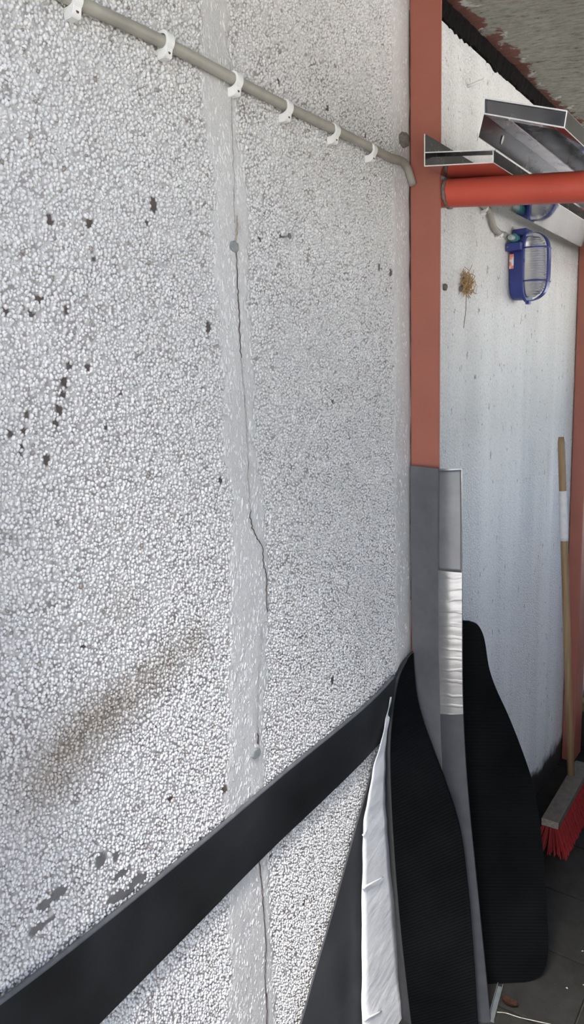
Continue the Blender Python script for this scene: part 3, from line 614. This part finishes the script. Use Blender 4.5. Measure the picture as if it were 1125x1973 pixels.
bm = bmesh.new(); tube(bm, [p + np.array([-.0035, 0, .0005]) for p in T_], .0042, 8); o = bmo('top_bead', bm, simple('grey_worn_edge', (.10, .105, .115), .5, 0, .2, 40), rs, True); o['label'] = 'paler worn top edge'

# ================================================================== LEANING SHEET WITH WHITE FILM
ps = tag(empty('plastic_sheet', (.06, 1.2, 0)), 'dark plastic sheet leaning on the wall with a white film edge', 'plastic sheet')
def sx_(z): return .016 + max(0, .72 - z) * .03
def lz(x, y):       # on the gently leaning sheet
    X = .02
    for _ in range(8): p = onx(x, y, X); X = sx_(p[2])
    return onx(x, y, X)
Lp = catmull([lz(x, y) for x, y in [(722, 1470), (714, 1498), (706, 1528), (688, 1590), (665, 1675), (640, 1765), (612, 1860), (583, 1965), (560, 2040), (520, 2160)]], 4)
_e = Lp[-1] - Lp[-5]; _k = (Lp[-1][2] - .004) / -_e[2]
if _k > 0: Lp += [Lp[-1] + _e * _k * q_ + np.array([(sx_(Lp[-1][2] + _e[2] * _k * q_) - Lp[-1][0] - _e[0] * _k * q_), 0, 0]) for q_ in (.5, 1.0)]
Rp = [np.array([sx_(p[2]), 1.46, p[2]]) for p in Lp]
rows = [[a + (b - a) * s_ for s_ in np.linspace(0, 1, 8)] for a, b in zip(Lp, Rp)]
bm = loft(rows); slab(bm, (-.004, 0, 0)); bmo('panel', bm, M['sheet'], ps)
FL = [(752, 1343), (744, 1385), (735, 1425), (722, 1470), (712, 1520), (703, 1570), (699, 1620), (698, 1700), (697, 1800), (697, 1900), (698, 1973), (700, 2060)]
FX = [.026, .027, .028, .029, .030, .031, .033, .037, .040, .043, .045, .047]
fl_l = catmull([onx(x, y, X) for (x, y), X in zip(FL, FX)], 5)
FR = [(757, 1343), (750, 1385), (745, 1425), (742, 1470), (742, 1520), (744, 1570), (748, 1620), (755, 1700), (764, 1800), (774, 1900), (784, 1973), (795, 2060)]
fl_r = catmull([onx(x, y, X - .004) for (x, y), X in zip(FR, FX)], 5)
rows = [[a + (b - a) * s_ + np.array([.0015 * math.sin(i * .9 + s_ * 3) * math.sin(i * .31), 0, 0]) for s_ in np.linspace(0, 1, 7)] for i, (a, b) in enumerate(zip(fl_l, fl_r))]
bm = loft(rows); slab(bm, (-.0005, 0, 0)); wf = bmo('white_film', bm, M['film'], ps, True); wf['label'] = 'creased white film along the edge'
for (x0, y0_, x1, y1_) in [(699, 1711, 738, 1690), (701, 1965, 735, 1948), (699, 1610, 706, 1600)]:
    bm = bmesh.new(); Pn = [onx(x0 + (x1 - x0) * s_, y0_ + (y1_ - y0_) * s_, np.interp(y0_, [p[1] for p in FL], FX) + .001 + .002 * math.sin(math.pi * s_)) for s_ in np.linspace(0, 1, 8)]
    tube(bm, Pn, [.0012 + .0018 * (1 - s_) for s_ in np.linspace(0, 1, 8)], 8); bmo('fold', bm, M['film'], wf, True)

# ================================================================== RUBBER MATS AND GREY STRIP LEANING ON THE POST
def sheet_rows(L, R, YL, YR, n=10, bow=0.0):
    l_ = catmull([ony(x, y, Y) for (x, y), Y in zip(L, YL)], 5); r_ = catmull([ony(x, y, Y) for (x, y), Y in zip(R, YR)], 5)
    return [[a + (b - a) * s_ + np.array([0, -bow * math.sin(math.pi * s_), 0]) for s_ in np.linspace(0, 1, n)] for a, b in zip(l_, r_)]
# right mat, behind the grey strip: its bottom edge runs on the floor from (.18, 1.68) to (.30, 1.86)
rmR = [(905, 1198), (920, 1204), (929, 1218), (935, 1240), (942, 1285), (955, 1325), (978, 1375), (1002, 1435), (1024, 1500), (1038, 1570), (1046, 1640), (1052, 1720), (1056, 1800), (1055, 1845), (1046, 1872), (1030, 1886), (1012, 1892)]
rmL = [(885, 1197), (884, 1204), (884, 1218), (884, 1240), (884, 1285), (884, 1325), (884, 1375), (884, 1435), (884, 1500), (884, 1570), (888, 1640), (894, 1720), (905, 1800), (915, 1845), (922, 1872), (927, 1886), (932, 1896)]
def mat_y(p): return None
def mat_plane(x, y):
    # plane through the floor line (.18,1.68)-(.30,1.86) leaning back onto the post
    fa, fb = onz(938, 1896, .002), onz(1012, 1893, .002); d2 = fb - fa; n_ = np.array([d2[1], -d2[0], 0.0]); n_ = n_ / np.linalg.norm(n_) + np.array([0, 0, .06]); p0 = fa; r = ray(x, y); return CAM + r * ((p0 - CAM) @ n_ / (r @ n_))
la, ra_ = catmull([mat_plane(*p) for p in rmL], 4), catmull([mat_plane(*p) for p in rmR], 4)
rows = [[a + (b - a) * s_ for s_ in np.linspace(0, 1, 10)] for a, b in zip(la, ra_)]
m1 = tag(empty('rubber_mat', (.22, 1.76, 0)), 'black ribbed rubber mat standing behind the grey strip, rounded lower corner', 'rubber mat', 'ribbed rubber mats leaning on the post')
bm = loft(rows); slab(bm, (-.0055, .0083, 0)); o = bmo('ribbed_face', bm, M['mat1'], m1)
# left mat, in front of the grey strip, thick cut edge towards the wall
lmL = [(793, 1257), (780, 1275), (766, 1305), (757, 1345), (752, 1390), (750, 1450), (752, 1520), (756, 1600), (763, 1700), (772, 1800), (783, 1900), (793, 1985)]
lmR = [(796, 1262), (797, 1285), (799, 1310), (803, 1345), (815, 1392), (836, 1450), (862, 1520), (886, 1600), (900, 1700), (909, 1800), (916, 1900), (921, 1985)]
yl = [1.545, 1.525, 1.490, 1.462, 1.440, 1.428, 1.424, 1.424, 1.427, 1.432, 1.440, 1.450]
yr = [1.550, 1.548, 1.545, 1.540, 1.535, 1.530, 1.525, 1.522, 1.520, 1.518, 1.516, 1.515]
rows = sheet_rows(lmL, lmR, yl, yr, 12)
m2 = tag(empty('rubber_mat', (.12, 1.47, 0)), 'black ribbed rubber mat in front of the grey strip, thick edge towards the wall', 'rubber mat', 'ribbed rubber mats leaning on the post')
bm = loft(rows); slab(bm, (-.004, .011, 0)); bmo('ribbed_face', bm, M['mat2'], m2)
eL = [(790, 1257), (773, 1277), (758, 1307), (746, 1345), (740, 1390), (737, 1450), (737, 1520), (740, 1600), (747, 1700), (756, 1800), (767, 1900), (777, 1985)]
a_, b_ = catmull([ony(x, y, Y + .004) for (x, y), Y in zip(eL, yl)], 5), catmull([ony(x, y, Y - .001) for (x, y), Y in zip(lmL, yl)], 5)
rows = [[a + (b - a) * s_ for s_ in np.linspace(0, 1, 4)] for a, b in zip(a_, b_)]
bm = loft(rows); slab(bm, (.002, .008, 0)); bmo('cut_edge', bm, M['matedge'], m2, True)['label'] = 'thick dull cut edge'
# grey strip
gs = tag(empty('grey_strip', (.15, 1.55, 0)), 'tall grey plastic strip with crinkled silver film leaning on the red post', 'plastic strip')
yk = [897, 960, 1030, 1100, 1180, 1260, 1340, 1420, 1500, 1580, 1680, 1780, 1880, 1985]
GL = [791, 791, 791, 792, 793, 795, 797, 800, 806, 815, 830, 850, 872, 895]
GM = [846, 845, 845, 845, 845, 845, 847, 849, 853, 860, 872, 886, 903, 920]
GR = [890, 890, 890, 890, 890, 890, 891, 894, 899, 906, 916, 926, 936, 946]
YG = [1.572, 1.572, 1.572, 1.572, 1.571, 1.570, 1.569, 1.568, 1.566, 1.564, 1.561, 1.558, 1.556, 1.555]
topj = [0, 2, -1]
l_ = catmull([ony(x, y, Y) for x, y, Y in zip(GL, yk, YG)], 6); m_ = catmull([ony(x, y + 6 * (i == 0), Y - .003) for i, (x, y, Y) in enumerate(zip(GM, yk, YG))], 6); r_ = catmull([ony(x, y + 6 * (i == 0), Y + .012) for i, (x, y, Y) in enumerate(zip(GR, yk, YG))], 6)
rows = [[a + (b - a) * s_ for s_ in np.linspace(0, 1, 8)] for a, b in zip(l_, m_)]
bm = loft(rows); slab(bm, (0, .004, 0)); bmo('matt_half', bm, M['grey'], gs, True).data.set_sharp_from_angle(angle=math.radians(40))
def crinkle(a, b, i):
    out = []
    for s_ in np.linspace(0, 1, 14):
        p = a + (b - a) * s_; k = (math.sin(i * 1.7 + 2 * math.sin(s_ * 2.3 + i * .4)) * .0003 + (random.random() - .5) * .0002) * max(.05, min(1, (a[2] - .80) / .25))
        out.append(p + np.array([0, k - .003 * math.sin(math.pi * s_), 0]))
    return out
def dense(P, k):
    return [P[0] * 1.0] + [P[i] + (P[i + 1] - P[i]) * (j + 1) / k for i in range(len(P) - 1) for j in range(k)]
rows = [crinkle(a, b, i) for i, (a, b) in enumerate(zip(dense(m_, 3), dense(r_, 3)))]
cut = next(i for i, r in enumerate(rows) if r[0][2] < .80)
bm = loft(rows[cut:]); slab(bm, (0, .004, 0)); bmo('lower_half', bm, M['dgrey'], gs, True).data.set_sharp_from_angle(angle=math.radians(40))  # lower stretch of this half gets a darker grey
rows = rows[:cut + 1]
bm = loft(rows); slab(bm, (0, .004, 0)); fh = bmo('film_half', bm, M['silver'], gs, True); fh.data.set_sharp_from_angle(angle=math.radians(40)); 
bm = bmesh.new(); tube(bm, [p + np.array([0, -.0016, 0]) for p in m_[:60]], .0011, 6); bmo('fold_line', bm, M['grey'], gs, True)
# overlapping tape piece on the upper film
ta = [ony(x, y, 1.5665) for x, y in [(846, 908), (845, 990), (845, 1098)]]; tb = [ony(x, y, 1.5805) for x, y in [(889, 905), (890, 990), (890, 1103)]]
rows = [crinkle(a, b, i) for i, (a, b) in enumerate(zip(dense(catmull(ta, 8), 2), dense(catmull(tb, 8), 2)))]
for r in rows:
    for k in range(len(r)): r[k] = r[k] + np.array([0, -.0022, 0])
bm = loft(rows); slab(bm, (0, .001, 0)); bmo('tape_overlap', bm, M['grey'], fh, True)

# ================================================================== BROOM
br = tag(empty('broom', (.16, 2.5, 0)), 'wooden broom with red bristles standing against the far red post', 'broom')
ZB = .100
e0, e1 = onz(1043, 1612, ZB), onz(1076, 1599, ZB); ax = onz(1125, 1508, ZB) - e1; ax[2] = 0; ax = ax / np.linalg.norm(ax); sd_ = np.array([ax[1], -ax[0], 0.0])
if sd_ @ (e1 - e0) < 0: sd_ = -sd_
BL, BW, BT = .46, .058, .026
org = e1 - sd_ * BW
bm = bmesh.new(); box(bm, (0, 0, 0), (BL, BW, BT), .003)
MX = Matrix(((ax[0], sd_[0], 0, org[0]), (ax[1], sd_[1], 0, org[1]), (0, 0, 1, ZB), (0, 0, 0, 1)))
bm.transform(MX); bh = bmo('head', bm, M['block'], br)
bm = bmesh.new(); box(bm, (-.0012, .001, .001), (.0004, BW - .001, BT - .001)); bm.transform(MX); bmo('painted_end', bm, M['blockend'], bh)
tm = {}
for k in range(4):          # four kinds of tuft shared by all
    bm = bmesh.new()
    for q in range(9):
        u, w = random.uniform(-.003, .003), random.uniform(-.003, .003); sp2 = 2.3
        tube(bm, [(u, w, .004), (u * sp2, w * sp2, -ZB * .55), (u * sp2 * 1.4, w * sp2 * 1.4, -ZB * random.uniform(.93, .985))], [.0012, .0016, .0011], 4)
    me = bpy.data.meshes.new('bristle_tuft'); bm.to_mesh(me); bm.free(); me.materials.append(M['bristle']); tm[k] = me
for i in range(26):
    for j in range(5):
        o = bpy.data.objects.new('bristle_tuft', tm[(i * 3 + j) % 4]); COL.objects.link(o); o.parent = bh
        lean_x = (j - 2) * .17; lean_y = -.22 if i == 0 else (-.22 + .44 * i / 25)
        loc = MX @ Matrix.Translation((.010 + i * (BL - .02) / 25, .008 + j * (BW - .016) / 4, 0)) @ Matrix.Rotation(lean_x, 4, 'X') @ Matrix.Rotation(-lean_y, 4, 'Y')
        o.matrix_local = loc @ Matrix.Scale(1 / math.cos(max(abs(lean_x), abs(lean_y))) * .99, 4)
# handle: from the head up to the wall beside the far post
hb = Vector(ony(1100, 1490, 2.80)); hb = Vector(onz(1100, 1492, ZB + BT)); ht = Vector(onx(1081, 842, .05))
hp = lambda s_: hb + (ht - hb) * s_
bm = bmesh.new(); tube(bm, [hp(-.002), hp(.3), hp(.9), hp(.985), hp(1.0)], [.0135, .0135, .0130, .0125, .0095], 18); hd = bmo('handle', bm, M['wood'], br, True)
s0, s1 = .705, .835
bm = bmesh.new(); tube(bm, [hp(s0 + (s1 - s0) * k / 10) for k in range(12)], [.0142 + .0003 * math.sin(k * 2.1) for k in range(12)], 18); bmo('tape_wrap', bm, M['tape'], hd, True)

# ================================================================== BITS ON THE FLOOR
al = tag(empty('aluminium_profile', (.21, 1.62, 0)), 'short dull aluminium profile lying on the pavers beside the mats', 'metal profile')
p0, p1 = Vector(onz(946, 1962, .012)), Vector(onz(964, 1896, .012)); d_ = (p1 - p0).normalized(); n_ = Vector((d_.y, -d_.x, 0))
def strip(a, b, o0, o1, z0, z1):
    bm = bmesh.new(); V = []
    for q in (a, b):
        for oo, zz in ((o0, z0), (o1, z0), (o1, z1), (o0, z1)): V.append(bm.verts.new((q.x + n_.x * oo, q.y + n_.y * oo, zz)))
    for k in range(4): bm.faces.new((V[k], V[(k + 1) % 4], V[4 + (k + 1) % 4], V[4 + k]))
    bm.faces.new(V[:4]); bm.faces.new(V[4:][::-1]); return bm
bmo('web', strip(p0, p1, -.006, .006, .001, .004), M['alu'], al); bmo('flange', strip(p0, p1, -.0075, -.006, .001, .014), M['alu'], al); bmo('flange', strip(p0, p1, .006, .0075, .001, .014), M['alu'], al)
wr_ = [onz(x, y, .0022) for x, y in [(957, 1950), (975, 1952), (1000, 1960), (1030, 1967), (1062, 1974), (1100, 1984)]]
bm = bmesh.new(); tube(bm, catmull(wr_, 5), .0010, 6); tag(bmo('thin_stick', bm, M['stick'], None, True), 'thin pale stick lying across the pavers at the bottom edge', 'stick')
lf = [(982, 1934, 'dead brown leaf on the pavers beside the aluminium profile')]
for x, y, lab in lf:
    c = onz(x, y, .004); bm = bmesh.new(); cc = []
    rows = [[(c[0] + .022 * u, c[1] + w * .012 * (1 - u * u) ** .5, .003 + .006 * abs(w) + .004 * u * u + .002 * random.random()) for w in (-1, -.5, 0, .5, 1)] for u in np.linspace(-.98, .98, 9)]
    bm.free(); bm = loft(rows); slab(bm, (0, 0, .0006)); tag(bmo('dead_leaf', bm, M['leaf']), lab, 'leaf')
bm = bmesh.new()
for k in range(160):
    x, y = random.uniform(.36, .95), random.uniform(1.2, 2.9); s_ = random.uniform(.0012, .0035)
    V = [Vector((x + s_ * random.uniform(-1.4, 1.4), y + s_ * random.uniform(-1.4, 1.4), .0008 + s_ * random.random())) for _ in range(5)]; vv = [bm.verts.new(p) for p in V]
    try: bmesh.ops.convex_hull(bm, input=vv)
    except Exception: pass
tag(bmo('litter', bm, M['crumb']), 'pale crumbs and grit scattered over the pavers', 'litter', kind='stuff')
# crate beyond the far post
cr = tag(empty('storage_crate', (.17, 3.32, 0)), 'dark crate with an olive lid on the floor beyond the far post', 'crate')
bm = bmesh.new(); box(bm, (.036, 3.15, .001), (.30, 3.50, .165), .01)
cb = bmo('body', bm, M['moss'], cr)
bm = bmesh.new(); box(bm, (.030, 3.145, .166), (.306, 3.506, .212), .008); bmo('lid', bm, M['lid'], cr)
bm = bmesh.new(); box(bm, (.130, 3.138, .150), (.206, 3.150, .185), .003); bmo('latch', bm, M['moss'], cb)
